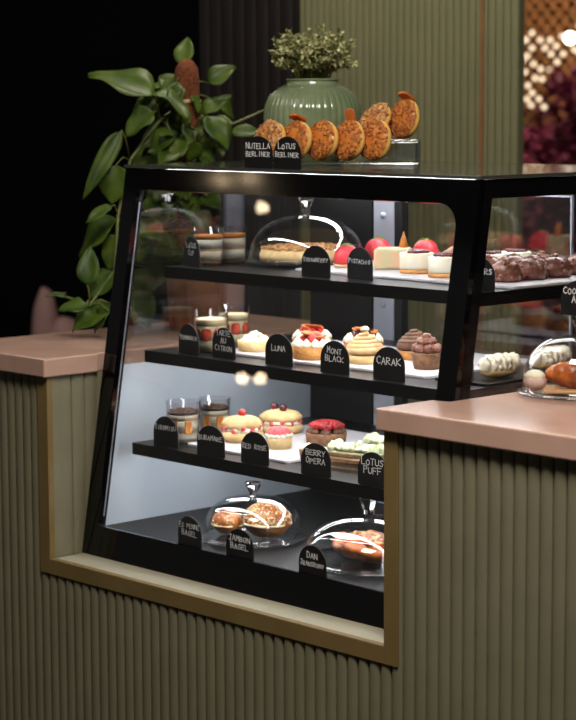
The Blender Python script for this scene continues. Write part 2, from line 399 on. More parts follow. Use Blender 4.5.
# ------------------------------------------------------------------ tags with chalk writing
GL = {
 'A': [[(0, 0), (.5, 1), (1, 0)], [(.2, .4), (.8, .4)]], 'B': [[(0, 0), (0, 1), (.75, .9), (.75, .62), (0, .52), (.9, .38), (.85, .1), (0, 0)]],
 'C': [[(1, .85), (.6, 1), (.1, .7), (.1, .3), (.6, 0), (1, .15)]], 'D': [[(0, 0), (0, 1), (.7, .85), (.95, .5), (.7, .12), (0, 0)]],
 'E': [[(1, 1), (0, 1), (0, 0), (1, 0)], [(0, .52), (.75, .52)]], 'F': [[(1, 1), (0, 1), (0, 0)], [(0, .52), (.75, .52)]],
 'G': [[(.95, .85), (.5, 1), (.05, .6), (.1, .2), (.55, 0), (.95, .2), (.95, .45), (.55, .45)]], 'H': [[(0, 0), (0, 1)], [(1, 0), (1, 1)], [(0, .5), (1, .5)]],
 'I': [[(.5, 0), (.5, 1)]], 'J': [[(.2, 1), (1, 1)], [(.7, 1), (.7, .2), (.4, 0), (.05, .2)]], 'K': [[(0, 0), (0, 1)], [(.95, 1), (0, .45), (1, 0)]],
 'L': [[(0, 1), (0, 0), (1, .05)]], 'M': [[(0, 0), (.1, 1), (.5, .4), (.9, 1), (1, 0)]], 'N': [[(0, 0), (0, 1), (1, 0), (1, 1)]],
 'O': [[(.5, 1), (.05, .65), (.1, .2), (.5, 0), (.95, .3), (.9, .75), (.5, 1)]], 'P': [[(0, 0), (0, 1), (.8, .9), (.85, .6), (0, .45)]],
 'R': [[(0, 0), (0, 1), (.8, .9), (.8, .6), (0, .48), (.95, 0)]], 'S': [[(.95, .88), (.5, 1), (.1, .78), (.85, .35), (.6, .02), (.05, .12)]],
 'T': [[(0, 1), (1, 1)], [(.5, 1), (.5, 0)]], 'U': [[(0, 1), (.05, .2), (.5, 0), (.95, .2), (1, 1)]], 'W': [[(0, 1), (.25, 0), (.5, .6), (.75, 0), (1, 1)]],
 'Y': [[(0, 1), (.5, .5), (1, 1)], [(.5, .5), (.4, 0)]], 'Q': [[(.5, 1), (.05, .65), (.1, .2), (.5, 0), (.95, .3), (.9, .75), (.5, 1)], [(.6, .3), (1, -.05)]],
 'Z': [[(0, 1), (1, 1), (0, 0), (1, 0)]],
}
TW, TH = .0755, .0630
def arch(w, h, n=14):
    pts = [(-w/2, 0), (w/2, 0)]; zc = h*.44; 
    for k in range(n+1):
        a = PI*k/n; pts.append((w/2*math.cos(a), zc+(h-zc)*math.sin(a)))
    return pts
T_up = Matrix(((1, 0, 0, 0), (0, 0, -1, 0), (0, 1, 0, 0), (0, 0, 0, 1)))      # outline xy -> xz, extrude towards -y
tag_board = None
def name_tag(lines, loc, rz, label, size=1.0, hh=.0108, tilt=0, zc=.036):
    global tag_board
    t = thing('name_tag', label, 'sign', loc, rz, 'black arched name tags')
    if tag_board is None:
        b = bev(MB().prism(arch(TW, TH), -.0015, .0015, T_up).build('board', 'tag', t, smooth=False), .0005)
        f = MB().box(-.020, .020, .0016, .016, 0, .003).build('foot', 'tag', t, smooth=False)
        tag_board = (b, f)
    else:
        for o in tag_board:
            c = o.copy(); COL.objects.link(c); c.parent = t
    mb = MB(); n = len(lines); rnd = random.Random(lines[0])
    for i, (s, h) in enumerate(lines if isinstance(lines[0], tuple) else [(q, hh) for q in lines]):
        z = zc+(n-1)/2*.0158-i*.0158-h/2
        wl = min(h*.72, .066/(len(s)*1.28)); gap = wl*.30
        h = min(h, wl*1.5)
        W = len(s)*wl+(len(s)-1)*gap
        x = -W/2
        for j, ch in enumerate(s):
            k = 1.12 if j == 0 else rnd.uniform(.86, 1.0)
            dz = rnd.uniform(-.0008, .0008)
            for st in GL.get(ch, []):
                for a, b in zip(st, st[1:]):
                    ax, az = x+a[0]*wl, z+dz+a[1]*h*k; bx, bz = x+b[0]*wl, z+dz+b[1]*h*k
                    d = math.hypot(bx-ax, bz-az); 
                    A = Matrix.Translation((ax, -.0016, az)) @ Matrix.Rotation(-math.atan2(bz-az, bx-ax), 4, 'Y')
                    w = min(.00072, wl*.085)
                    mb.box(-w, d+w, -.0004, .0, -w, w, A)
            x += wl+gap
    mb.build('lettering', 'chalk', t, smooth=False)
    t.scale = (size,)*3
    if tilt: t.rotation_euler.x = math.radians(tilt)
    return t
z1, z2, z3, zf, zt = 1.2283, 1.0535, .8603, FZ+.0002, 1.4432
name_tag(['LOTUS', 'CUP'], (-.8728, .3099, z1), -15, 'black arched tag on the top shelf before the layered caramel cups')
name_tag(['STRAWBERRY'], (-.4843, .3016, z1), 4, 'black arched tag reading STRAWBERRY beside the big glass dome on the top shelf')
name_tag(['PISTACHIO'], (-.3889, .3294, z1), -5, 'black arched tag reading PISTACHIO before the pale green cake')
name_tag(['ROCHERS'], (-.0600, .3078, z1), 4, 'black arched tag before the chocolate rochers, half behind the corner post')
name_tag(['YEMAMOUIA'], (-.7994, .2371, z2), -8, 'black arched tag leftmost on the middle shelf before the strawberry cups')
name_tag(['TARTE', 'AU', 'CITRON'], (-.6968, .2439, z2), -4, 'black arched tag reading TARTE AU CITRON', hh=.0105)
name_tag(['LUNA'], (-.5337, .2464, z2), 2, 'black arched tag reading LUNA beside the strawberry cream tart', zc=.034)
name_tag(['MONT', 'BLACK'], (-.3672, .2397, z2), 2, 'black arched tag reading MONT BLACK before the beige swirl cake')
name_tag(['CARAK'], (-.2229, .2409, z2), 5, 'black arched tag reading CARAK before the chocolate cupcake', hh=.0130)
name_tag(['TIRAMISU'], (-.8318, .1991, z3), 2, 'black arched tag reading TIRAMISU before the tiramisu cups', zc=.040)
name_tag(['BUBAMARE'], (-.6723, .1853, z3), 6, 'black arched tag reading BUBAMARE before the cream bun with a raspberry', zc=.038)
name_tag(['RED ROSE'], (-.5485, .1939, z3), 4, 'black arched tag reading RED ROSE before the red iced tart', zc=.034)
name_tag(['BERRY', 'OPERA'], (-.3667, .1879, z3), 5, 'black arched tag reading BERRY OPERA before the green cream slices')
name_tag(['LOTUS', 'PUFF'], (-.2160, .1915, z3), 2, 'black arched tag rightmost on the lowest shelf beside the counter edge', hh=.0125)
name_tag(['EG PENNE', 'BAGEL'], (-.6707, .1258, zf), -3, 'black arched tag leftmost on the case floor, ending in BAGEL')
name_tag(['JAMBON', 'BAGEL'], (-.5054, .1140, zf), 3, 'black arched tag reading JAMBON BAGEL before the bagel dome')
name_tag(['DAN', 'JRANSRONY'], (-.2968, .1120, zf), -1, 'black arched tag on the case floor before the dome of danish pastry')
name_tag(['NUTELLA', 'BERLINER'], (-.5947, .2500, zt), 4, 'black arched tag on the case top, left of the two before the doughnuts')
name_tag(['LOTUS', 'BERLINER'], (-.5058, .2459, zt), 1, 'black arched tag on the case top, right of the two before the doughnuts')

# ------------------------------------------------------------------ glass domes
def cloche(loc, R, H, label, pr=None, kn=.037, steep=2.3, kr=1.0):
    t = thing('glass_cloche', label, 'glass dome', loc, 0, 'glass cake domes')
    pr = pr or R*1.08
    MB().lathe([(0, .0), (pr*.55, .0), (pr*.6, .002), (pr*.97, .006), (pr, .009), (pr*.985, .011), (pr*.6, .0075), (0, .0068)], 48).build('plate', 'thickglass', t)
    prof = []
    for k in range(25):
        a = PI/2*k/24
        prof.append((R*math.cos(a)**(2/steep), .0125+H*math.sin(a)**(2/steep)))
    th = .003
    inn = [(max(r-th, 0), z-(th if r < R*.8 else 0)) for r, z in prof]; inn[0] = (R-th, .0125)
    prof[-1] = (0, prof[-1][1]); inn[-1] = (0, inn[-1][1])
    MB().lathe([(R+.003, .0120), (R+.003, .015)]+prof[1:]+inn[::-1]+[(R+.003, .0120)], 64, cap=False).build('dome', 'cloche', t)
    zb = .0125+H
    MB().lathe([(0, zb+.0005), (.007*kr, zb+.0005), (.009*kr, zb+.004), (.0095*kr, zb+kn*.35), (.0165*kr, zb+kn*.85), (.017*kr, zb+kn), (.0, zb+kn)], 10).build('knob', 'crystal', t, smooth=False)
    return t
cloche((-.735, .512, z1), .122, .094, 'large glass dome over crumble cake on the top shelf', .129)
cloche((-.624, .256, zf), .100, .080, 'glass dome over two bagels on the case floor', .108, .030, 2.9)
cloche((-.302, .267, zf), .127, .083, 'glass dome over danish pastry on the case floor, cut off by the counter', .134, .045, kr=1.25)
cloche((.152, .343, 1.0502), .102, .098, 'glass dome over a croissant on the right pink worktop', .112, .034, 2.6)
t = name_tag(['COOKIES', 'AND'], (.152, .338, 1.0502+.0125+.098+.0345), 6, 'black arched tag resting on the knob of the croissant dome', zc=.036)

def crumb_cake(loc, R):
    t = thing('crumble_cake', 'flat golden crumble cake under the large top shelf dome', 'cake', loc, 0)
    MB().lathe([(0, 0), (R, 0), (R*1.02, .012), (R*.97, .024), (R*.6, .029), (0, .031)], 40, wob=lambda a, r, z: 1+.03*noise.noise(Vector((math.cos(a)*3, math.sin(a)*3, z*40)))).build('sponge', 'dough', t)
    mb = MB()
    for k in range(260):
        a = random.uniform(0, 2*PI); r = R*math.sqrt(random.random())*.96
        mb.chip((r*math.cos(a), r*math.sin(a), .030-.006*(r/R)**3), (0, 0, 1), .012)
    mb.build('crumble', 'nuts', t, smooth=False)
crumb_cake((-.735, .512, z1+.0095), .098)

def seeded_bagel(loc, R, h, label, rz, n, seedm='seeds', wrap=True):
    t = thing('bagel', label, 'bagel', loc, rz, 'bagels under the dome')
    mb = MB(); mb.blob((0, 0, h*.5), (R, R*.92, h*.5), .05, 2, 28, 16, seed=n)
    mb.build('bun', 'bun', t)
    mb = MB()
    for k in range(n):
        a = random.uniform(0, 2*PI); p = math.acos(random.uniform(-.1, 1))
        d = Vector((math.sin(p)*math.cos(a), math.sin(p)*math.sin(a), math.cos(p)))
        mb.chip((d.x*R*1.0, d.y*R*.92, h*.5+d.z*h*.5), d, .0042)
    mb.build('seed_topping', seedm, t, smooth=False)
    MB().lathe([(R*.8, h*.36), (R*.99, h*.40), (R*1.0, h*.44), (R*.8, h*.48)], 28, wob=lambda a, r, z: 1+.05*math.sin(7*a)).build('filling', 'custard', t)
    return t
seeded_bagel((-.680, .236, zf+.0092), .034, .050, 'small plain bagel at the left under the bagel dome', 0, 60)
seeded_bagel((-.597, .270, zf+.0092), .049, .074, 'large seeded bagel at the right under the bagel dome', 30, 420)

def danish():
    t = thing('danish_pastry', 'glazed orange brown danish pastry under the dome beside the counter', 'pastry', (-.296, .264, zf+.0125), -8)
    mb = MB(); mb.blob((0, 0, .024), (.092, .058, .026), .12, 3, 36, 16, seed=3); mb.build('dough', 'danish', t)
    mb = MB()
    for k in range(3): mb.tube([(-.07+.01*k+.014*i, -.034+.03*k+.006*math.sin(i*1.3+k), .040+.006*math.sin(i*.9)) for i in range(10)], lambda u: .008*math.sin(PI*min(max(u, .05), .95))+.002, 8)
    mb.build('folds', 'danish', t)
    mb = MB()
    for k in range(26):
        a = random.uniform(0, 2*PI); r = random.uniform(.2, .8)
        mb.chip((r*.088*math.cos(a), r*.052*math.sin(a), .024+.024*math.sqrt(1-r*r)+.002), (0, 0, 1), .010)
    mb.build('almond_flakes', 'seeds', t, smooth=False)
danish()

# croissant and cream bun on a small board in the worktop dome
tag(bev(MB().box(-.062, .062, -.04, .04, 0, .006).build('serving_board', 'wood', None, smooth=False, loc=(.150, .343, 1.0596)), .002), 'pale wooden board under the croissant in the worktop dome', 'board').rotation_euler = (0, 0, math.radians(40))
t = thing('croissant', 'shiny brown croissant on the wooden board in the worktop dome', 'croissant', (.146, .346, 1.0659), 42)
mb = MB(); n = 61
pts = [(.052*math.sin(-1.25+2.5*k/60), -.028*math.cos(-1.25+2.5*k/60)+.020, .0225) for k in range(n)]
mb.tube(pts, lambda u: (.0215*math.sin(PI*(.07+.86*u))**.8)*(1+.10*abs(math.sin(u*PI*6))), 18)
mb.build('crust', 'danish', t); t.scale = (1.08,)*3
t = thing('sugared_bun', 'pale pink sugared bun left of the croissant in the worktop dome', 'pastry', (.093, .290, 1.0600), 0)
mb = MB(); mb.blob((0, 0, .017), (.022, .02, .017), .1, 3, 20, 12); mb.build('bun', 'sugar', t)
mb = MB(); mb.blob((0, 0, .026), (.020, .018, .012), .15, 3, 20, 12, seed=4); mb.build('icing', 'cream', t)

# ------------------------------------------------------------------ trays
def tray(name, x0, x1, y0, y1, z, label, m='tray', rz=0):
    mb = MB(); w, d = x1-x0, y1-y0
    mb.prism(rrect(-w/2, w/2, -d/2, d/2, (.008,)*4, 4), 0, .0055)
    o = bev(mb.build(name, m, None, smooth=False, loc=((x0+x1)/2, (y0+y1)/2, z)), .001)
    return tag(o, label, 'tray', 'serving trays in the display case')
tray('serving_tray', -.625, -.030, .372, .705, z1, 'long white tray under the cheesecakes and rochers on the top shelf')
tray('serving_tray', -.772, -.440, .290, .600, z2, 'white tray under the lemon and strawberry tarts on the middle shelf')
tray('serving_tray', -.435, -.185, .300, .640, z2, 'white tray under the swirl cakes on the middle shelf')
tray('serving_tray', -.165, -.032, .300, .660, z2, 'dark tray under the cream rolls at the right of the middle shelf', 'shelf')
tray('serving_tray', -.810, -.500, .235, .600, z3, 'white tray under the buns and red tart on the lowest shelf')
tray('serving_tray', -.470, -.140, .245, .600, z3, 'clear tray under the green cream slices on the lowest shelf', 'acrylic')
t1, t2, t3 = z1+.0057, z2+.0057, z3+.0057

# ------------------------------------------------------------------ dessert cups
def cup(loc, label, layers, top=None, s=1.0, group='dessert cups'):
    t = thing('dessert_cup', label, 'dessert', loc, random.uniform(0, 360), group)
    R0, R1, H = .0335, .0365, .086
    MB().lathe([(0, 0), (R0, 0), (R1, H), (R1+.0012, H+.001), (R1-.0008, H+.001), (R0-.0012, .0012), (0, .0012)], 40, cap=False).build('cup', 'cupglass', t)
    z = .0016
    for (nm, m, h, w) in layers:
        def rr(q): return (R0+(R1-R0)*q/H)-.0018
        zt_ = z+h
        MB().lathe([(0, z), (rr(z), z), (rr(zt_), zt_-.0008), (rr(zt_)*.9, zt_), (0, zt_)], 36).build(nm, m, t)
        if w:
            for k in range(8):
                a = 2*PI*k/8+.2; rr_ = rr(z+h/2)
                X = Matrix.Rotation(a, 4, 'Z') @ TR(rr_-.0046, 0, z+h/2)
                mb = MB(); mb.blob((0, 0, 0), (.0060, .0125, h*.72), .12, 2.5, 14, 10, seed=k, T=X)
                mb.build(nm+'_slice', w, t)
        z = zt_+.0001
    if top:
        mb = MB()
        for k in range(90):
            a = random.uniform(0, 2*PI); r = .030*math.sqrt(random.random()); mb.chip((r*math.cos(a), r*math.sin(a), z+.001), (0, 0, 1), .006)
        mb.build('crumb_topping', top, t, smooth=False)
    t.scale = (s,)*3
    return t
lot = [('biscuit_layer', 'opera', .010, None), ('cream_layer', 'cream', .022, None), ('caramel_layer', 'dough', .004, None), ('cream_layer', 'cream', .022, None), ('caramel_top', 'caramel', .010, None)]
cup((-.880, .362, z1), 'clear cup layered with cream and caramel, nearer one on the top shelf', lot, None, .92, 'layered caramel cups')
cup((-.882, .429, z1), 'clear cup layered with cream and caramel, behind the nearer one on the top shelf', lot, None, .92, 'layered caramel cups')
st = [('custard_layer', 'custard', .024, None), ('strawberry_layer', 'custard', .030, 'strawin'), ('custard_top', 'custard', .014, None)]
cup((-.806, .304, z2), 'clear cup of custard and strawberry slices, front one on the middle shelf', st, None, 1, 'strawberry cups')
cup((-.872, .425, z2), 'clear cup of custard and strawberry slices, back one on the middle shelf', st, None, .95, 'strawberry cups')
ti = [('cream_layer', 'cream', .020, None), ('biscuit_layer', 'cream', .026, None), ('cream_layer', 'cream', .012, None), ('cocoa_top', 'darkchoc', .006, None)]
def tira(loc, label, s):
    t = cup(loc, label, ti, 'cocoa', s, 'tiramisu cups'); t.rotation_euler = (0, 0, 0)
    for a in (-75, -20, 200, 110):
        bev(MB().box(-.006, .0021, -.008, .008, -.014, .014, RZ(a) @ TR(.0322, 0, .034)).build('sponge_finger', 'caramel', t, smooth=False), .002)
tira((-.855, .266, z3), 'clear cup of tiramisu, front one on the lowest shelf', 1)
tira((-.875, .372, z3), 'clear cup of tiramisu, back one on the lowest shelf', .93)

# ------------------------------------------------------------------ pastries
def strawberry_dome(loc, label, s=1):
    t = thing('mousse_cake', label, 'cake', loc, random.uniform(0, 360), 'red mousse cakes')
    MB().lathe([(0, 0), (.027, 0), (.028, .004), (.026, .006), (0, .006)], 30).build('biscuit_base', 'dough', t)
    mb = MB(); prof = [(.025, .0062)]+[(.0275*math.cos(a)**.8, .010+.036*math.sin(a)) for a in [PI/2*k/12 for k in range(13)]]; prof[-1] = (0, prof[-1][1])
    mb.lathe(prof, 32, wob=lambda a, r, z: 1+.02*math.sin(5*a)); mb.build('mousse', 'mousse', t)
    mb = MB()
    for k in range(5):
        a = 2*PI*k/5; mb.add([(0, 0, .0465), (.010*math.cos(a-.3), .010*math.sin(a-.3), .047), (.017*math.cos(a), .017*math.sin(a), .043), (.010*math.cos(a+.3), .010*math.sin(a+.3), .047), (.004*math.cos(a), .004*math.sin(a), .0490)], [(0, 1, 4), (1, 2, 4), (2, 3, 4), (3, 0, 4), (0, 3, 2, 1)])
    mb.build('leaf_garnish', 'leafgreen', t, smooth=False)
    t.scale = (s,)*3
strawberry_dome((-.578, .480, t1), 'red strawberry shaped mousse cake left behind the PISTACHIO tag', 1.0)
strawberry_dome((-.660, .655, z1), 'red strawberry shaped mousse cake nearest the back right of the big dome', 1.15)
strawberry_dome((-.520, .655, t1), 'red strawberry shaped mousse cake at the back behind the cheesecakes', 1.1)

t = thing('pistachio_cake', 'marbled pale green and peach cake block behind the PISTACHIO tag', 'cake', (-.480, .515, t1), 38)
bev(MB().box(-.036, .036, -.034, .034, 0, .042).build('cake_block', 'pistacake', t, smooth=False), .006, 3)
mb = MB(); mb.lathe([(.010, 0), (.006, .016), (.0, .034)], 10, TR(.02, .018, .042)); mb.build('wafer_cone', 'caramel', t)

def cheesecake(loc, label, s=1):
    t = thing('cheesecake', label, 'cake', loc, random.uniform(0, 360), 'round berry cheesecakes')
    MB().lathe([(0, 0), (.0335, 0), (.034, .002), (.034, .009), (0, .009)], 36, wob=lambda a, r, z: 1+.015*math.sin(17*a)*math.sin(9*a)).build('crumb_base', 'crust', t)
    MB().lathe([(0, .0092), (.034, .0092), (.0345, .012), (.0345, .038), (.033, .0405), (0, .0405)], 40).build('cream_body', 'cream', t)
    mb = MB()
    for k in range(34):
        a = random.uniform(0, 2*PI); r = .024*math.sqrt(random.random()); mb.blob((r*math.cos(a), r*math.sin(a), .0425), .0042, .15, 2, 8, 6, seed=k)
    mb.build('berry_topping', 'berry', t)
    t.scale = (s,)*3
cheesecake((-.368, .468, t1), 'round cream cheesecake with dark berries, left of the front pair')
cheesecake((-.262, .438, t1), 'round cream cheesecake with dark berries, front right one beside the corner post')
cheesecake((-.282, .590, t1), 'round cream cheesecake behind the chocolate rochers, seen through the side glass', .9)
cheesecake((-.282, .668, t1), 'round cream cheesecake farthest back at the right of the top shelf', .9)

t = thing('profiterole', 'round orange brown profiterole behind the corner post of the case', 'pastry', (-.372, .590, t1), 0)
mb = MB(); mb.blob((0, 0, .022), (.034, .034, .024), .08, 2, 24, 14); mb.build('choux', 'bun', t)
mb = MB(); mb.lathe([(.02, .040), (.016, .044), (.009, .0465), (0, .0475)], 20, cap=True); mb.build('icing', 'caramel', t)

def rocher(loc, label, k):
    t = thing('chocolate_rocher', label, 'cake', loc, k*77, 'chocolate rochers')
    mb = MB()
    prof = [(.022, 0), (.027, .003), (.0285, .012), (.028, .022), (.024, .032), (.016, .038), (.007, .041), (0, .0415)]
    mb.lathe(prof, 36, wob=lambda a, r, z: 1+.09*noise.noise(Vector((math.cos(a)*2.4+k, math.sin(a)*2.4, z*90)))); mb.build('coating', 'choc', t)
    mb = MB()
    for j in range(44):
        a = random.uniform(0, 2*PI); u = random.uniform(0, 1)
        if u < .5: r = .048*u; zz = .041-.012*(r/.025)**2
        else: zz = .034-.030*(u-.5)*2; r = .0245+.0035*min(1, (u-.5)*4)
        mb.blob((r*math.cos(a), r*math.sin(a), zz), random.uniform(.003, .0052), .3, 2, 8, 6, seed=j+k)
    mb.build('nut_pieces', 'choc', t)
    return t
pos = ['first', 'second', 'third', 'fourth']
for i in range(4):
    rocher((-.110, .442+.074*i, t1), f'chocolate rocher, {pos[i]} from the front in the row along the side glass', i)
for i in range(3):
    rocher((-.178, .470+.074*i, t1), f'chocolate rocher, {pos[i]} from the front in the inner row behind the glass', 5+i)

# middle shelf
def tart_shell(t, R, h, m='crust', flute=.02):
    MB().lathe([(0, 0), (R*.9, 0), (R*.93, .001), (R, h), (R*.965, h+.0005), (R*.92, h*.75), (0, h*.7)], 48, wob=lambda a, r, z: 1+flute*math.cos(24*a)).build('tart_shell', m, t)
def swirl(mb, R, z0, h, turns, rt, taper=1.0, seg=10, n=26):
    N = int(turns*n); pts = []; rads = []
    for i in range(N+1):
        u = i/N; a = u*turns*2*PI; r = R*(1-u**taper)
        pts.append((r*math.cos(a), r*math.sin(a), z0+h*u))
    mb.tube(pts, lambda u: rt*(1-.35*u) if u < .97 else rt*.35, seg)
def dollop(mb, x, y, z, R, H, lobes=7, tw=1.2):
    prof = [(R*.8, 0), (R, H*.18), (R*.9, H*.42), (R*.55, H*.68), (R*.25, H*.88), (0, H)]
    mb.lathe(prof, lobes*4, TR(x, y, z), wob=lambda a, r, q: 1+.14*math.cos(lobes*(a+tw*q/H)))

t = thing('lemon_tart', 'small lemon meringue tart between the TARTE AU CITRON and LUNA tags', 'tart', (-.716, .345, t2), 0)
tart_shell(t, .0355, .021, 'dough')
mb = MB(); swirl(mb, .024, .022, .017, 2.3, .0085, .9); mb.blob((0, 0, .021), (.029, .029, .010), .02, 2, 24, 10); mb.build('meringue', 'whip', t)
mb = MB()
for k in range(14):
    a = random.uniform(0, 2*PI); r = random.uniform(.008, .026); mb.chip((r*math.cos(a), r*math.sin(a), .0325+.004*(1-r/.026)), (0, 0, 1), .004)
mb.build('zest', 'caramel', t, smooth=False)

def luna(loc, label, rz, variety=0):
    t = thing('strawberry_tart', label, 'tart', loc, rz, 'strawberry cream tarts')
    tart_shell(t, .041, .025, 'crust')
    mb = MB()
    for k in range(11):
        a = 2*PI*k/11; dollop(mb, .031*math.cos(a), .031*math.sin(a), .0235, .0105, .019)
    mb.blob((0, 0, .028), (.028, .028, .010), .05, 2, 20, 10); mb.build('cream', 'whip', t)
    mb = MB()
    for k in range(5):
        a = 2*PI*k/5+.4; X = TR(.017*math.cos(a), .017*math.sin(a), .0425) @ RZ(math.degrees(a)) @ RY(35)
        mb.blob((0, 0, 0), (.011, .0085, .007), .08, 2, 14, 10, seed=k, T=X)
    mb.build('strawberries', 'straw' if variety == 0 else 'berry', t)
    mb = MB()
    for k in range(3):
        X = TR(.012*math.cos(2*k+.5), .012*math.sin(2*k+.5), .0445+.0032*k) @ RZ(60*k) @ RX(10); mb.prism(rrect(-.018, .018, -.010, .010, (.007,)*4, 4), 0, .003, X)
    mb.build('biscuit_chips', 'biscuit', t, smooth=False)
    return t
l0 = luna((-.536, .340, t2), 'cream tart with strawberries right of the LUNA tag, front one', 0)
dup(l0, (-.640, .438, t2), 75, 'cream tart with strawberries at the back left behind the LUNA tag', 'strawberry cream tarts')
luna((-.520, .470, t2), 'cream tart with dark berries at the back behind the MONT BLACK tag', 30, 1)

t = thing('mont_blanc', 'beige chestnut swirl cake behind the MONT BLACK tag', 'cake', (-.412, .366, t2) , 60)
tart_shell(t, .036, .016, 'dough', .0)
mb = MB(); swirl(mb, .0315, .021, .038, 5.2, .0078, 2.0); mb.lathe([(.027, .014), (.025, .028), (.017, .046), (.006, .058), (0, .060)], 24); mb.build('chestnut_swirl', 'chestnut', t)
MB().blob((0, 0, .067), (.009, .009, .006), .2, 2, 14, 10).build('cream_tip', 'custard', t)
t = thing('chocolate_swirl_cake', 'brown chocolate swirl cake behind the CARAK tag', 'cake', (-.386, .482, t2), 0)
tart_shell(t, .036, .018, 'crust', .0)
mb = MB(); swirl(mb, .031, .022, .036, 5.2, .0076, 1.8); mb.lathe([(.027, .016), (.025, .028), (.017, .046), (.006, .056), (0, .058)], 24); mb.build('chocolate_swirl', 'cocoa', t)
t = thing('chocolate_cupcake', 'chocolate cupcake with piped chocolate top right of the CARAK tag', 'cake', (-.262, .385, t2), 0)
MB().lathe([(0, 0), (.024, 0), (.031, .030), (.030, .032), (0, .031)], 40, wob=lambda a, r, z: 1+.02*math.cos(22*a)).build('cake_case', 'opera', t)
mb = MB()
for k in range(9):
    a = 2*PI*k/9; mb.blob((.021*math.cos(a), .021*math.sin(a), .040), (.0095, .0095, .009), .25, 3, 14, 10, seed=k)
for k in range(6):
    a = 2*PI*k/6+.3; mb.blob((.012*math.cos(a), .012*math.sin(a), .053), (.0095, .0095, .008), .25, 3, 14, 10, seed=k+20)
mb.blob((0, 0, .061), (.010, .010, .008), .25, 3, 14, 10, seed=31)
mb.build('piped_chocolate', 'choc', t)
t = thing('chocolate_bonbon', 'small dark chocolate cake behind the corner post on the middle shelf', 'cake', (-.130, .340, t2), 0)
MB().lathe([(0, 0), (.022, 0), (.024, .008), (.024, .026), (.020, .034), (.010, .040), (0, .042)], 30, wob=lambda a, r, z: 1+.04*math.sin(6*a)).build('cake', 'darkchoc', t)

def cream_roll(loc, label, L, rz):
    t = thing('cream_roll', label, 'pastry', loc, rz, 'cream topped rolls')
    MB().blob((0, 0, .012), (L/2, .022, .012), .04, 2, 28, 12).build('choux', 'dough', t)
    mb = MB(); N = int(L/.014)
    for k in range(N+1):
        u = -L/2+.008+(L-.016)*k/N; w = math.sqrt(max(.12, 1-(u/(L/2))**2))
        mb.blob((u, 0, .024), (.0088, .025*w, .020*(.6+.4*w)), .34, 3.5, 18, 14, seed=k*3+1)
    mb.build('cream', 'whip', t)
cream_roll((-.080, .392, t2), 'cream topped roll nearest the front on the dark tray, seen through the side glass', .098, 88)
cream_roll((-.085, .545, t2), 'cream topped roll behind the nearer one on the dark tray', .110, 92)

# lowest shelf
def bun(loc, label, R, h, n, top='raspberry'):
    t = thing('cream_bun', label, 'pastry', loc, n*40, 'cream buns with berries')
    mb = MB(); mb.lathe([(0, 0), (R*.8, 0), (R, h*.16), (R*.97, h*.34), (R*.85, h*.40), (0, h*.42)], 36, wob=lambda a, r, z: 1+.04*math.sin(5*a)); mb.build('bun_base', 'dough', t)
    mb = MB()
    for k in range(10):
        a = 2*PI*k/10; mb.blob((R*.70*math.cos(a), R*.70*math.sin(a), h*.46), (R*.28, R*.28, h*.15), .2, 2, 12, 8, seed=k)
    mb.build('cream_filling', 'whip', t)
    mb = MB(); mb.blob((0, 0, h*.66), (R*.98, R*.98, h*.32), .08, 2.2, 28, 14, seed=n); mb.build('bun_lid', 'dough', t)
    mb = MB()
    for k in range(12):
        a = 2*PI*k/12+.2; mb.blob((R*.86*math.cos(a), R*.86*math.sin(a), h*.50+.003*math.sin(k*3)), (.0065, .0065, .006), .2, 3, 10, 8, seed=k)
    mb.build('raspberry_pieces', 'rose', t)
    mb = MB(); tb = [(0, 0)] if top == 'raspberry' else [(-.014, 0), (.014, .008)]
    for (x, y) in tb: mb.blob((x, y, h*.98+.004), .0085, .18, 4, 14, 10)
    mb.build('top_berry', 'straw' if top == 'raspberry' else 'berry', t)
bun((-.748, .338, t3), 'cream bun with a red raspberry on top behind the BUBAMARE tag', .044, .056, 1)
bun((-.772, .470, t3), 'cream bun with two dark berries at the back of the lowest shelf', .047, .052, 4, 'dark')
t = thing('rose_tart', 'small tart with red icing and white fringe behind the RED ROSE tag', 'tart', (-.628, .332, t3), 0)
MB().lathe([(0, 0), (.026, 0), (.028, .022), (.026, .024), (0, .023)], 36).build('tart_shell', 'dough', t)
mb = MB()
for k in range(14):
    a = 2*PI*k/14; mb.blob((.024*math.cos(a), .024*math.sin(a), .0262), (.0065, .0065, .0055), .2, 2, 10, 8, seed=k)
mb.build('cream_fringe', 'whip', t)
MB().blob((0, 0, .030), (.026, .026, .014), .1, 3, 28, 14).build('red_icing', 'rose', t)
t = thing('berry_chocolate_tart', 'chocolate tart with dark red berry top left behind the BERRY OPERA tag', 'tart', (-.600, .440, t3), 0)
MB().lathe([(0, 0), (.040, 0), (.043, .022), (.041, .024), (0, .023)], 40, wob=lambda a, r, z: 1+.015*math.cos(20*a)).build('tart_shell', 'opera', t)
mb = MB()
for k in range(8):
    a = 2*PI*k/8; dollop(mb, .031*math.cos(a), .031*math.sin(a), .022, .011, .016)
mb.build('chocolate_cream', 'cocoa', t)
mb = MB()
for k in range(40):
    a = k*2.4; r = .033*math.sqrt(k/40); mb.blob((r*math.cos(a), r*math.sin(a), .043-.006*(r/.033)**2), .0068, .25, 4, 10, 8, seed=k)
mb.build('raspberries', 'rasp', t)
t = thing('chocolate_cup', 'small chocolate cup with cream flecks left of the BERRY OPERA tag', 'cake', (-.492, .288, z3), 0)
MB().lathe([(0, 0), (.017, 0), (.020, .024), (.0, .024)], 28).build('cup_shell', 'choc', t)
mb = MB(); dollop(mb, 0, 0, .0235, .019, .014, 8); mb.build('cream', 'whip', t)

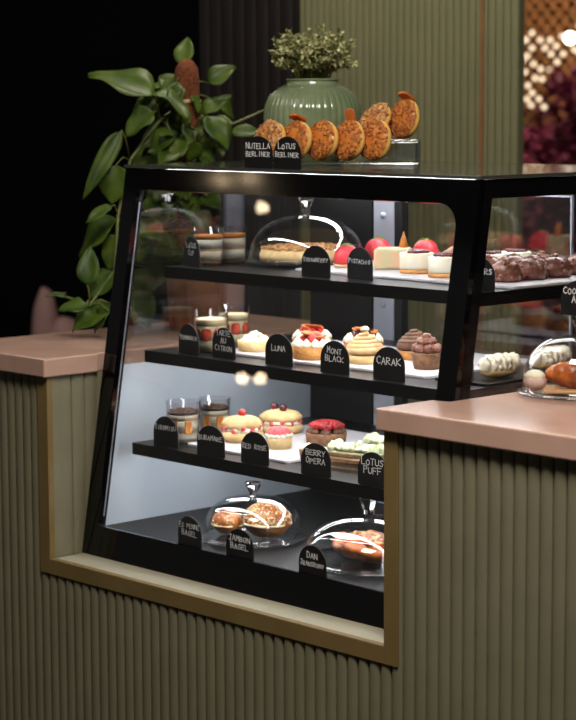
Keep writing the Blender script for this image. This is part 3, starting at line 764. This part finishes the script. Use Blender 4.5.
def slice_(loc, label, rz):
    t = thing('opera_slice', label, 'cake', loc, rz, 'green cream opera slices')
    L, W = .118, .044; z = 0
    for (nm, m, h) in (('sponge_layer', 'opera', .007), ('cream_layer', 'custard', .004), ('sponge_layer', 'opera', .007), ('cream_layer', 'pista', .003)):
        k = .0 if nm == 'sponge_layer' else .0012
        bev(MB().box(-L/2+k, L/2-k, -W/2+k, W/2-k, z, z+h).build(nm, m, t, smooth=False), .0008); z += h+.0001
    mb = MB()
    for i in range(7):
        for j in range(2):
            mb.blob((-L/2+.012+i*.0158, -.011+.022*j, z+.007), (.0105, .0125, .0075+.005*((i*2+j*3) % 3 == 0)), .3, 2, 14, 10, seed=i*2+j)
    mb.build('piped_cream', 'pista', t)
slice_((-.392, .322, z3+.006), 'layered slice with pale green piped cream behind the BERRY OPERA tag', 12)
slice_((-.400, .430, z3+.006), 'layered slice with pale green piped cream behind the front slice', 12)

# ------------------------------------------------------------------ on the case top
tr = thing('doughnut_stand', 'clear acrylic stand with a raised step under the doughnuts', 'stand', (-.600, .470, zt), 39)
bev(MB().box(-.155, .165, -.050, .050, 0, .006).build('base_plate', 'acrylic', tr, smooth=False), .002)
mb = MB()
mb.box(.045, .165, .054, .060, .0, .046); mb.box(.045, .165, .130, .136, 0, .046); mb.box(.045, .165, .052, .138, .0463, .051)
for k in range(6): mb.box(.157, .164, .062+.011*k, .069+.011*k, 0, .046)
bev(mb.build('riser', 'acrylic', tr, smooth=False), .0015)

def doughnut_mat():
    m = mat('berliner_crust', (206, 116, 40), (230, 150, 70), 24, rough=.4, bump=.15, coat=.1)
    n = m.node_tree.nodes; l = m.node_tree.links; b = n['Principled BSDF']
    src = b.inputs['Base Color'].links[0].from_socket
    tc = n.new('ShaderNodeTexCoord'); sp = n.new('ShaderNodeSeparateXYZ'); l.new(tc.outputs['Object'], sp.inputs[0])
    r = n.new('ShaderNodeValToRGB'); mp = n.new('ShaderNodeMapRange'); mp.inputs['From Min'].default_value = -.0195; mp.inputs['From Max'].default_value = .0195
    l.new(sp.outputs['Z'], mp.inputs['Value']); l.new(mp.outputs[0], r.inputs[0])
    e = r.color_ramp.elements; e[0].position = .34; e[0].color = (0, 0, 0, 1); e[1].position = .66; e[1].color = (0, 0, 0, 1)
    a = e.new(.42); a.color = (1, 1, 1, 1); a = e.new(.58); a.color = (1, 1, 1, 1)
    mx = n.new('ShaderNodeMix'); mx.data_type = 'RGBA'
    l.new(r.outputs[0], mx.inputs['Factor']); l.new(src, mx.inputs['A']); mx.inputs['B'].default_value = lin((246, 196, 104))
    l.new(mx.outputs['Result'], b.inputs['Base Color'])
    return m
M['berliner'] = doughnut_mat()
DR, DH = .0424, .0166
def dsurf(p):       # radius profile of the doughnut, angle p from the top
    return DR*math.sin(p)**.72, DH*(1 if math.cos(p) > 0 else -1)*abs(math.cos(p))**.85
def doughnut(loc, n_axis, label, topping='crumb', cookie=None, amount=300, spin=0):
    t = thing('doughnut', label, 'doughnut', loc, 0, 'berliner doughnuts')
    q = Vector(n_axis).normalized().to_track_quat('Z', 'Y')
    t.rotation_mode = 'QUATERNION'; t.rotation_quaternion = q
    prof = []
    for k in range(25):
        r, z = dsurf(PI-PI*k/24); prof.append((max(r, 0), z))
    prof[0] = (0, prof[0][1]); prof[-1] = (0, prof[-1][1])
    MB().lathe(prof, 40, wob=lambda a, r, z: 1+.02*math.sin(3*a+spin)).build('dough', 'berliner', t)
    mb = MB()
    for k in range(amount):
        p = math.acos(random.uniform(.34, 1)); a = random.uniform(0, 2*PI); r, z = dsurf(p)
        d = Vector((math.cos(a)*math.sin(p)*.6, math.sin(a)*math.sin(p)*.6, math.cos(p)))
        mb.chip((r*math.cos(a)*1.0, r*math.sin(a), z+.0003), d, .0068 if topping == 'crumb' else .010)
    mb.build('crumb_topping', topping, t, smooth=False)
    if cookie:
        # a biscuit pushed into the upper edge of the doughnut
        upl = q.inverted() @ Vector((0, 0, 1)); upl.z = 0; upl.normalize()
        cx = upl*(DR+.004)
        X = Matrix.Translation((cx.x, cx.y, .006)) @ Matrix.Rotation(math.atan2(upl.y, upl.x)-PI/2, 4, 'Z') @ RX(cookie) @ RY(12)
        mb = MB(); mb.prism(rrect(-.012, .012, -.018, .020, (.009,)*4, 5), -.003, .003, X)
        bev(mb.build('biscuit', 'biscuit', t, smooth=False), .001)
    return t
R_ = Vector((.78, .63, 0)); base = Vector((-.600, .470, 0)); ax = Vector((-.05, -.92, .20))
zd = zt+.0062+.0432
for i in range(5):
    p = base+R_*(-.136+.0545*i); 
    doughnut((p.x, p.y, zd), ax, f'doughnut standing on edge, {["first", "second", "third", "fourth", "fifth"][i]} from the left in the row on the stand' if i else 'nut covered doughnut leftmost on the stand behind the tags', 'nuts' if i == 0 else 'crumb', {1: 80, 3: 25}.get(i), 190 if i else 220, i)
zu = zt+.0512
E3 = tr.matrix_basis @ Vector((.110, .095, 0)); p = Vector((-.600, .470, 0))+Matrix.Rotation(math.radians(39), 3, 'Z') @ Vector((.072, .092, 0))
doughnut((p.x, p.y, zu+.036), (-.15, -.74, .55), 'nut covered doughnut lying on the raised step of the stand', 'nuts', None, 300, 2)
p = Vector((-.600, .470, 0))+Matrix.Rotation(math.radians(39), 3, 'Z') @ Vector((.134, .092, 0))
doughnut((p.x, p.y, zu+.0405), (-.12, -.90, .22), 'upright doughnut with a biscuit on top, rightmost and highest on the stand', 'crumb', 75, 300, 3)

# ribbed vase and its shrub
pv = thing('ribbed_vase', 'round sage green ribbed vase on the case top behind the doughnuts', 'vase', (-.842, .634, zt), 0)
prof = [(0, 0), (.058, 0), (.062, .004), (.083, .030), (.101, .062), (.107, .092), (.105, .118), (.095, .142), (.076, .159), (.058, .167), (.056, .174), (.060, .177), (.058, .179), (.052, .177), (.052, .155), (0, .150)]
pr2 = []
for (a, b) in zip(prof, prof[1:]):
    for k in range(3): u = k/3; pr2.append((a[0]+(b[0]-a[0])*u, a[1]+(b[1]-a[1])*u))
pr2.append(prof[-1])
def ribs(a, r, z): return 1+(.022*(abs(math.cos(21*a))**.6-.5) if .006 < z < .15 and r > .06 else 0)
MB().lathe(pr2, 42*8, wob=ribs, cap=False).build('vase_body', 'pot', pv)
sh = thing('small_shrub', 'bushy small leaved plant growing out of the ribbed green vase', 'plant', (-.842, .634, zt+.1562), 0)
MB().lathe([(0, 0), (.048, 0), (.046, .004), (0, .006)], 20).build('soil', 'coir', sh)
rnd = random.Random(5)
def leaf_quad(mb, p, d, n, L, W, fold=.25):
    d = d.normalized(); s = d.cross(n).normalized(); n = s.cross(d).normalized()
    mb.add([p, p+d*L*.35+s*W*.5+n*W*fold, p+d*L*.7+s*W*.4+n*W*fold*.8, p+d*L, p+d*L*.7-s*W*.4+n*W*fold*.8, p+d*L*.35-s*W*.5+n*W*fold, p+d*L*.5], [(0, 1, 6), (1, 2, 6), (2, 3, 6), (3, 4, 6), (4, 5, 6), (5, 0, 6)])
mb, ms = MB(), MB()
for k in range(150):
    a = rnd.uniform(0, 2*PI); q = math.sqrt(rnd.random()); el = 1-.75*q*q
    th = math.acos(rnd.uniform(-.25, 1)); f = rnd.uniform(.62, 1.14); q = math.sin(th)
    tip = Vector((.092*q*f*math.cos(a), .092*q*f*math.sin(a), .062+.066*math.cos(th)*f))
    b0 = Vector((.030*q*math.cos(a), .030*q*math.sin(a), .004)); mid = (b0+tip)*.5+Vector((-.012*q*math.cos(a), -.012*q*math.sin(a), .022))
    ms.tube([b0, mid, tip], .0009, 5)
    for j in range(22):
        u = rnd.uniform(.35, 1.03); p = b0.lerp(mid, u*2) if u < .5 else mid.lerp(tip, u*2-1)
        if p.z < (.030 if math.hypot(p.x, p.y) < .036 else .042): continue
        d = Vector((rnd.gauss(0, 1), rnd.gauss(0, 1), rnd.gauss(.3, .8))); nn = Vector((rnd.gauss(0, 1), rnd.gauss(0, 1), rnd.gauss(1, .5)))
        leaf_quad(mb, p, d, nn, rnd.uniform(.010, .016), rnd.uniform(.006, .009))
ms.build('stems', 'stem', sh); mb.build('foliage', 'shrub', sh, smooth=False)

# ------------------------------------------------------------------ pothos left of the case
ORI = Vector((-1.165, .600, 1.0502))
PX = TR(-.068, .005, 0)
po = thing('pothos_plant', 'trailing green pothos with a coir pole in a brown planter left of the case', 'plant', ORI, 0)
MB().lathe([(0, 0), (.088, 0), (.090, .004), (.096, .12), (.096, .135), (.089, .135), (.087, .115), (0, .112)], 8, T=RZ(22)).build('planter', 'planter', po, smooth=False)
mb = MB(); mb.lathe([(.022, .113), (.028, .2), (.029, .57), (.026, .60), (.014, .618), (0, .622)], 24, PX, wob=lambda a, r, z: 1+.09*noise.noise(Vector((math.cos(a)*3, math.sin(a)*3, z*30)))); mb.build('coir_pole', 'coir', po)
MB().lathe([(.031, .520), (.033, .521), (.033, .527), (.031, .528)], 20, PX).build('pole_tie', 'dough', po)
LV = [([-1.222, 0.5, 1.582], [-1.354, 0.415, 1.65], 0.077), ([-1.173, 0.458, 1.551], [-1.215, 0.404, 1.501], 0.049), ([-1.204, 0.388, 1.511], [-1.226, 0.293, 1.362], 0.031), ([-1.277, 0.631, 1.656], [-1.301, 0.664, 1.729], 0.035), ([-1.219, 0.658, 1.616], [-1.179, 0.708, 1.658], 0.037), ([-1.209, 0.487, 1.593], [-1.124, 0.524, 1.544], 0.057), ([-1.196, 0.625, 1.543], [-1.181, 0.695, 1.595], 0.037), ([-1.157, 0.673, 1.499], [-1.109, 0.726, 1.507], 0.03), ([-1.151, 0.598, 1.541], [-1.089, 0.607, 1.469], 0.05), ([-1.184, 0.524, 1.491], [-1.25, 0.492, 1.464], 0.055), ([-1.229, 0.555, 1.44], [-1.297, 0.479, 1.427], 0.032), ([-1.182, 0.555, 1.486], [-1.185, 0.498, 1.435], 0.041), ([-1.151, 0.559, 1.487], [-1.177, 0.565, 1.434], 0.032), ([-1.285, 0.613, 1.6], [-1.312, 0.59, 1.635], 0.047), ([-1.238, 0.648, 1.519], [-1.189, 0.642, 1.439], 0.042), ([-1.256, 0.572, 1.531], [-1.323, 0.537, 1.485], 0.046), ([-1.274, 0.649, 1.565], [-1.245, 0.669, 1.507], 0.042), ([-1.307, 0.585, 1.577], [-1.327, 0.511, 1.536], 0.042), ([-1.258, 0.712, 1.577], [-1.243, 0.765, 1.534], 0.035), ([-1.221, 0.384, 1.433], [-1.22, 0.37, 1.346], 0.058), ([-1.188, 0.345, 1.344], [-1.202, 0.28, 1.312], 0.022), ([-1.223, 0.39, 1.311], [-1.307, 0.33, 1.231], 0.059), ([-1.194, 0.277, 1.171], [-1.197, 0.289, 1.257], 0.038), ([-1.203, 0.36, 1.194], [-1.214, 0.294, 1.141], 0.054), ([-1.24, 0.252, 1.143], [-1.297, 0.236, 1.147], 0.02), ([-1.192, 0.271, 1.124], [-1.234, 0.225, 1.12], 0.031), ([-1.184, 0.338, 1.123], [-1.218, 0.248, 1.075], 0.054), ([-1.154, 0.309, 1.111], [-1.201, 0.294, 1.064], 0.044), ([-1.23, 0.405, 1.274], [-1.244, 0.375, 1.195], 0.05), ([-1.253, 0.507, 1.314], [-1.239, 0.458, 1.209], 0.06), ([-1.247, 0.537, 1.283], [-1.268, 0.531, 1.134], 0.065), ([-1.23, 0.48, 1.195], [-1.246, 0.438, 1.065], 0.069), ([-1.259, 0.577, 1.253], [-1.216, 0.57, 1.204], 0.047), ([-1.239, 0.467, 1.339], [-1.221, 0.526, 1.315], 0.037), ([-1.23, 0.441, 1.147], [-1.199, 0.458, 1.056], 0.05), ([-1.257, 0.595, 1.334], [-1.2, 0.6, 1.273], 0.047), ([-1.279, 0.573, 1.346], [-1.319, 0.56, 1.263], 0.051)]
VIEW = Vector((.727, -.675, .124))
def big_leaf(mb, b, t_, W, nrm, rnd):
    b, t_ = Vector(b), Vector(t_); d = t_-b; L = d.length; d.normalize()
    s = d.cross(nrm).normalized(); n = s.cross(d).normalized()
    N = 10; sh_ = [0, .62, .92, 1.0, 1.0, .95, .86, .72, .52, .28, 0]; vs, fs = [], []
    for i in range(N+1):
        u = i/N; c = b+d*(L*u)-n*(L*.16*(u*u-u*.3)); w = W*.5*sh_[i]
        wave = .07*W*math.sin(u*9+W*300)
        for q in (-1, -.5, 0, .5, 1):
            vs.append(c+s*(w*q)+n*(abs(q)*w*.38+wave*q*abs(q)))
    for i in range(N):
        for k in range(4):
            a = i*5+k; fs.append((a, a+1, a+6, a+5))
    mb.add(vs, fs)
mb, ms = MB(), MB(); rnd = random.Random(11)
SP = [Vector(p)-ORI for p in ((-1.233, 0.605, 1.577), (-1.225, 0.517, 1.532), (-1.232, 0.434, 1.443), (-1.224, 0.39, 1.32), (-1.202, 0.362, 1.199), (-1.202, 0.29, 1.125), (-1.24, 0.252, 1.143))]
ms.tube(SP, .0035, 6)
ms.tube([Vector(p)-ORI for p in ((-1.233, .605, 1.45), (-1.19, .62, 1.50), (-1.157, .673, 1.52), (-1.09, .74, 1.56))], .0028, 6)
for (b, t_, w) in LV:
    b, t_ = Vector(b)-ORI, Vector(t_)-ORI
    nrm = (VIEW*.8+Vector((0, 0, .7))+Vector((rnd.gauss(0, .25), rnd.gauss(0, .25), rnd.gauss(0, .2)))).normalized()
    big_leaf(mb, b, t_, w*1.3, nrm, rnd)
    anchor = min(SP+[Vector((-.05, 0, h)) for h in (.25, .35, .45, .55)], key=lambda q: (q-b).length)
    ms.tube([anchor, (anchor+b)/2+Vector((0, 0, .012)), b], .0016, 5)
for k in range(46):
    h = rnd.uniform(.12, .58); a = rnd.uniform(-2.9, .5); r = rnd.uniform(.035, .09)
    b = Vector((-.068+r*math.cos(a), .005+r*math.sin(a), h)); d = Vector((math.cos(a), math.sin(a), rnd.uniform(-1.3, .3))).normalized()
    L = rnd.uniform(.05, .085)
    if h > .45 and r > .06: L *= .7
    if (b+d*L).x+ORI.x > -1.0: continue
    big_leaf(mb, b, b+d*L, L*rnd.uniform(.6, .8), (VIEW*.5+Vector((0, 0, .8))+Vector((rnd.gauss(0, .3), rnd.gauss(0, .3), 0))).normalized(), rnd)
    ms.tube([Vector((-.068, .005, h-.02)), (Vector((-.068, .005, h))+b)/2+Vector((0, 0, .012)), b], .0015, 5)
for k in range(13):
    h = .34+.018*k; a = rnd.uniform(-1.5, -.1); b = Vector((-.068+.042*math.cos(a), .005+.042*math.sin(a), h))
    d = Vector((math.cos(a)*.5+rnd.uniform(-.6, .6), math.sin(a)*.5+rnd.uniform(-.4, .4), rnd.uniform(-1.2, -.4))).normalized(); L = rnd.uniform(.045, .065)
    if (b+d*L).x+ORI.x > -1.0: continue
    big_leaf(mb, b, b+d*L, L*.75, (VIEW*.8+Vector((0, 0, .5))+Vector((rnd.gauss(0, .3), rnd.gauss(0, .3), 0))).normalized(), rnd)
lf = mb.build('foliage', 'leaf', po); so = lf.modifiers.new('thick', 'SOLIDIFY'); so.thickness = .0008
ms.build('stems', 'stem', po)

# ------------------------------------------------------------------ background things
ch = thing('lounge_chair', 'small dusky pink chair standing in the dark behind the left worktop', 'chair', (-3.95, 2.19, 0), 40)
mb = MB(); mb.blob((0, 0, .44), (.20, .20, .06), .03, 2, 24, 12); mb.build('seat', 'chair', ch)
mb = MB(); mb.blob((-.035, .12, .66), (.055, .06, .20), .05, 2, 24, 14); mb.build('backrest', 'chair', ch)
mb = MB(); mb.blob((.05, .08, .58), (.085, .10, .17), .05, 2, 24, 14); mb.build('armrest', 'chair', ch)
for x in (-.14, .14):
    for y in (-.14, .14):
        MB().tube([(x*.8, y*.8, .40), (x, y, 0)], .012, 8).build('leg', 'black', ch)

FP = Vector((-5.0, 6.45, 0)); rzf = -10
tl = thing('garden_trellis', 'brown wooden lattice panel beyond the green wall at the right', 'trellis', (-5.2, 6.75, 0), 0)
mb = MB()
for k in range(-16, 17):
    c = k*.09
    for sgn in (-1, 1):
        x0, z0 = c-.85*1, 1.42 if sgn > 0 else 3.0-.02; 
        X = TR(c, 0 if sgn > 0 else .012, 2.1) @ RY(45*sgn); mb.box(-.95, .95, -.005, .005, -.010, .010, X)
mb.build('slats', 'lattice', tl, smooth=False)
for x in (-1.7, 0.3, 1.7): MB().box(x-.04, x+.04, .02, .08, 0, 2.95).build('post', 'lattice', tl, smooth=False)
fl = thing('fairy_lights', 'string of warm fairy lights hung over the lattice panel', 'string lights', (-5.2, 6.66, 0), 0)
bp = [(-0.165, 0.0, 1.941), (-0.209, 0.0, 1.902), (-0.164, 0.0, 1.856), (-0.2, 0.0, 1.812), (-0.105, 0.0, 1.9), (-0.032, 0.0, 1.898), (0.012, 0.0, 1.864), (0.055, 0.0, 1.918), (-0.023, 0.0, 1.82), (0.064, 0.0, 1.819), (-0.151, 0.0, 1.766), (-0.098, 0.0, 1.738), (-0.029, 0.0, 1.731), (-0.214, 0.0, 1.722), (-0.191, 0.0, 1.645), (-0.16, 0.0, 1.603), (-0.197, 0.0, 1.569), (-0.108, 0.0, 1.569), (-0.087, 0.0, 1.681), (-0.07, 0.0, 1.524), (-0.167, 0.0, 1.535), (0.021, 0.0, 1.775), (-0.068, 0.0, 1.854), (-0.139, 0.0, 1.687)]
bp += [(x+.34, y+.005, z-.03*((i % 3)-1)) for i, (x, y, z) in enumerate(bp[:14])]+[(x-.30, y+.005, z+.03*((i % 3)-1)) for i, (x, y, z) in enumerate(bp[:16])]
MB().tube([(x, y+.01, z+.02) for x, y, z in bp], .002, 4).build('cord', 'blackmatt', fl)
me = None
for p in bp:
    if me is None:
        me = MB().blob((0, 0, 0), .013, 0, 1, 10, 8).build('bulb', 'fairy', fl); me.location = p
    else:
        c = me.copy(); COL.objects.link(c); c.parent = fl; c.location = p
gl = thing('globe_lamp', 'bright round white lamp hanging at the top right edge', 'lamp', (-4.79, 6.30, 1.893), 0)
MB().blob((0, 0, 0), .030, 0, 1, 20, 14).build('globe', 'globe', gl)
MB().tube([(0, 0, .029), (0, 0, 1.105)], .004, 6).build('cord', 'blackmatt', gl)

def bush(name, loc, R, H, m, label, cat, n, seed, ls=.05):
    t = thing(name, label, cat, loc, 0); rnd = random.Random(seed); mb = MB()
    for k in range(n):
        a = rnd.uniform(0, 2*PI); u = rnd.random(); q = math.sqrt(rnd.random())
        rr = R*(.55+.6*math.sin(PI*min(1, .25+u*.75)))*q*(1+.2*math.sin(3*a+seed))
        p = Vector((rr*math.cos(a), rr*math.sin(a), H*(.12+.88*u)))
        leaf_quad(mb, p, Vector((rnd.gauss(0, 1), rnd.gauss(0, 1), rnd.gauss(0, 1))), Vector((rnd.gauss(0, 1), rnd.gauss(0, 1), rnd.gauss(0, 1))), ls*rnd.uniform(.7, 1.4), ls*.7)
    mb.build('foliage', m, t, smooth=False)
    MB().tube([(0, 0, 0), (.03, 0, H*.5), (0, .02, H*.9)], .025, 8).build('trunk', 'planter', t)
bush('bougainvillea', (-4.84, 6.05, 0), .22, 1.40, 'bougain', 'dark magenta flowering bush in front of the lattice panel', 'bush', 2600, 2)
bush('bougainvillea', (-4.08, 5.55, 0), .27, 1.70, 'bougain', 'taller magenta flowering bush at the right picture edge', 'bush', 2600, 3)
bush('dark_hedge', (-5.30, 6.30, 0), .19, 1.55, 'hedge', 'dark green bush left of the magenta flowers', 'bush', 2200, 5)

# pendant lamps in the room before the counter (they mirror in the front glass)
for i, (p, lb) in enumerate((((-5.664, -4.0, 2.576), 'warm pendant lamp far left in the room'), ((-5.454, -4.0, 2.592), 'warm pendant lamp second from the far left'), ((-5.342, -4.0, 2.443), 'lowest of the warm pendant lamps hung near the ceiling'), ((-5.187, -4.0, 1.569), 'low warm table lamp bulb across the room'), ((-5.058, -4.0, 1.581), 'low warm lamp bulb right of its twin across the room'))):
    t = thing('pendant_lamp', lb, 'lamp', p, 0, 'pendant lamps across the room')
    MB().blob((0, 0, 0), .028, 0, 1, 16, 12).build('bulb', 'bulb', t)
    MB().tube([(0, 0, .027), (0, 0, 2.999-p[2])], .004, 6).build('cord', 'blackmatt', t)

# ------------------------------------------------------------------ lights
def area(name, loc, target, w, h, power, col):
    l = bpy.data.lights.new(name, 'AREA'); l.shape = 'RECTANGLE'; l.size = w; l.size_y = h; l.energy = power; l.color = col
    o = bpy.data.objects.new(name, l); COL.objects.link(o); o.location = loc
    o.rotation_euler = (Vector(target)-Vector(loc)).to_track_quat('-Z', 'Y').to_euler()
    return o
area('overhead_light', (.75, -.72, 2.95), (.5, .1, 1.0), .9, .9, 92, (1, .92, .83))
area('overhead_light', (-1.6, -1.0, 2.95), (-1.0, .2, 1.0), .8, .8, 7, (1, .92, .83))
area('overhead_light', (-1.25, .95, 2.95), (-1.35, 1.35, 1.3), .6, .3, 17, (1, .91, .78))
area('overhead_light', (-4.6, 5.4, 2.95), (-4.9, 6.6, 1.4), 1.0, .6, 60, (1, .76, .5))

area('overhead_light', (-3.6, 1.2, 2.95), (-3.9, 2.2, .6), .5, .5, 14, (1, .86, .78))  # added lamp without a fixture, lifts the pink chair out of the dark

W = bpy.data.worlds.new('World'); S.world = W; W.use_nodes = True
W.node_tree.nodes['Background'].inputs[0].default_value = (.9, .85, .8, 1)
W.node_tree.nodes['Background'].inputs[1].default_value = 0.075

# ------------------------------------------------------------------ camera
cam = bpy.data.cameras.new('camera'); co = bpy.data.objects.new('camera', cam); COL.objects.link(co)
cam.sensor_width = 36; cam.lens = 2099.06/720*36; cam.sensor_fit = 'AUTO'
R, U, B = (.68105, .73222, -.0044), (-.08771, .08753, .99229), (.72696, -.67542, .12384)
co.matrix_world = Matrix(((R[0], U[0], B[0], 2.51178), (R[1], U[1], B[1], -2.55868), (R[2], U[2], B[2], 1.58064), (0, 0, 0, 1)))
cam.dof.use_dof = True; cam.dof.focus_distance = 3.95; cam.dof.aperture_fstop = 5.0
cam.clip_end = 60
S.camera = co
S.view_settings.view_transform = 'Standard'; S.view_settings.look = 'None'; S.view_settings.exposure = 0; S.view_settings.gamma = 1
S.view_settings.use_curve_mapping = False
S.cycles.transparent_max_bounces = 32; S.cycles.max_bounces = 12; S.cycles.transmission_bounces = 10; S.cycles.glossy_bounces = 5
S.cycles.sample_clamp_indirect = 4
S.cycles.caustics_reflective = False; S.cycles.caustics_refractive = False
S.cycles.use_denoising = True
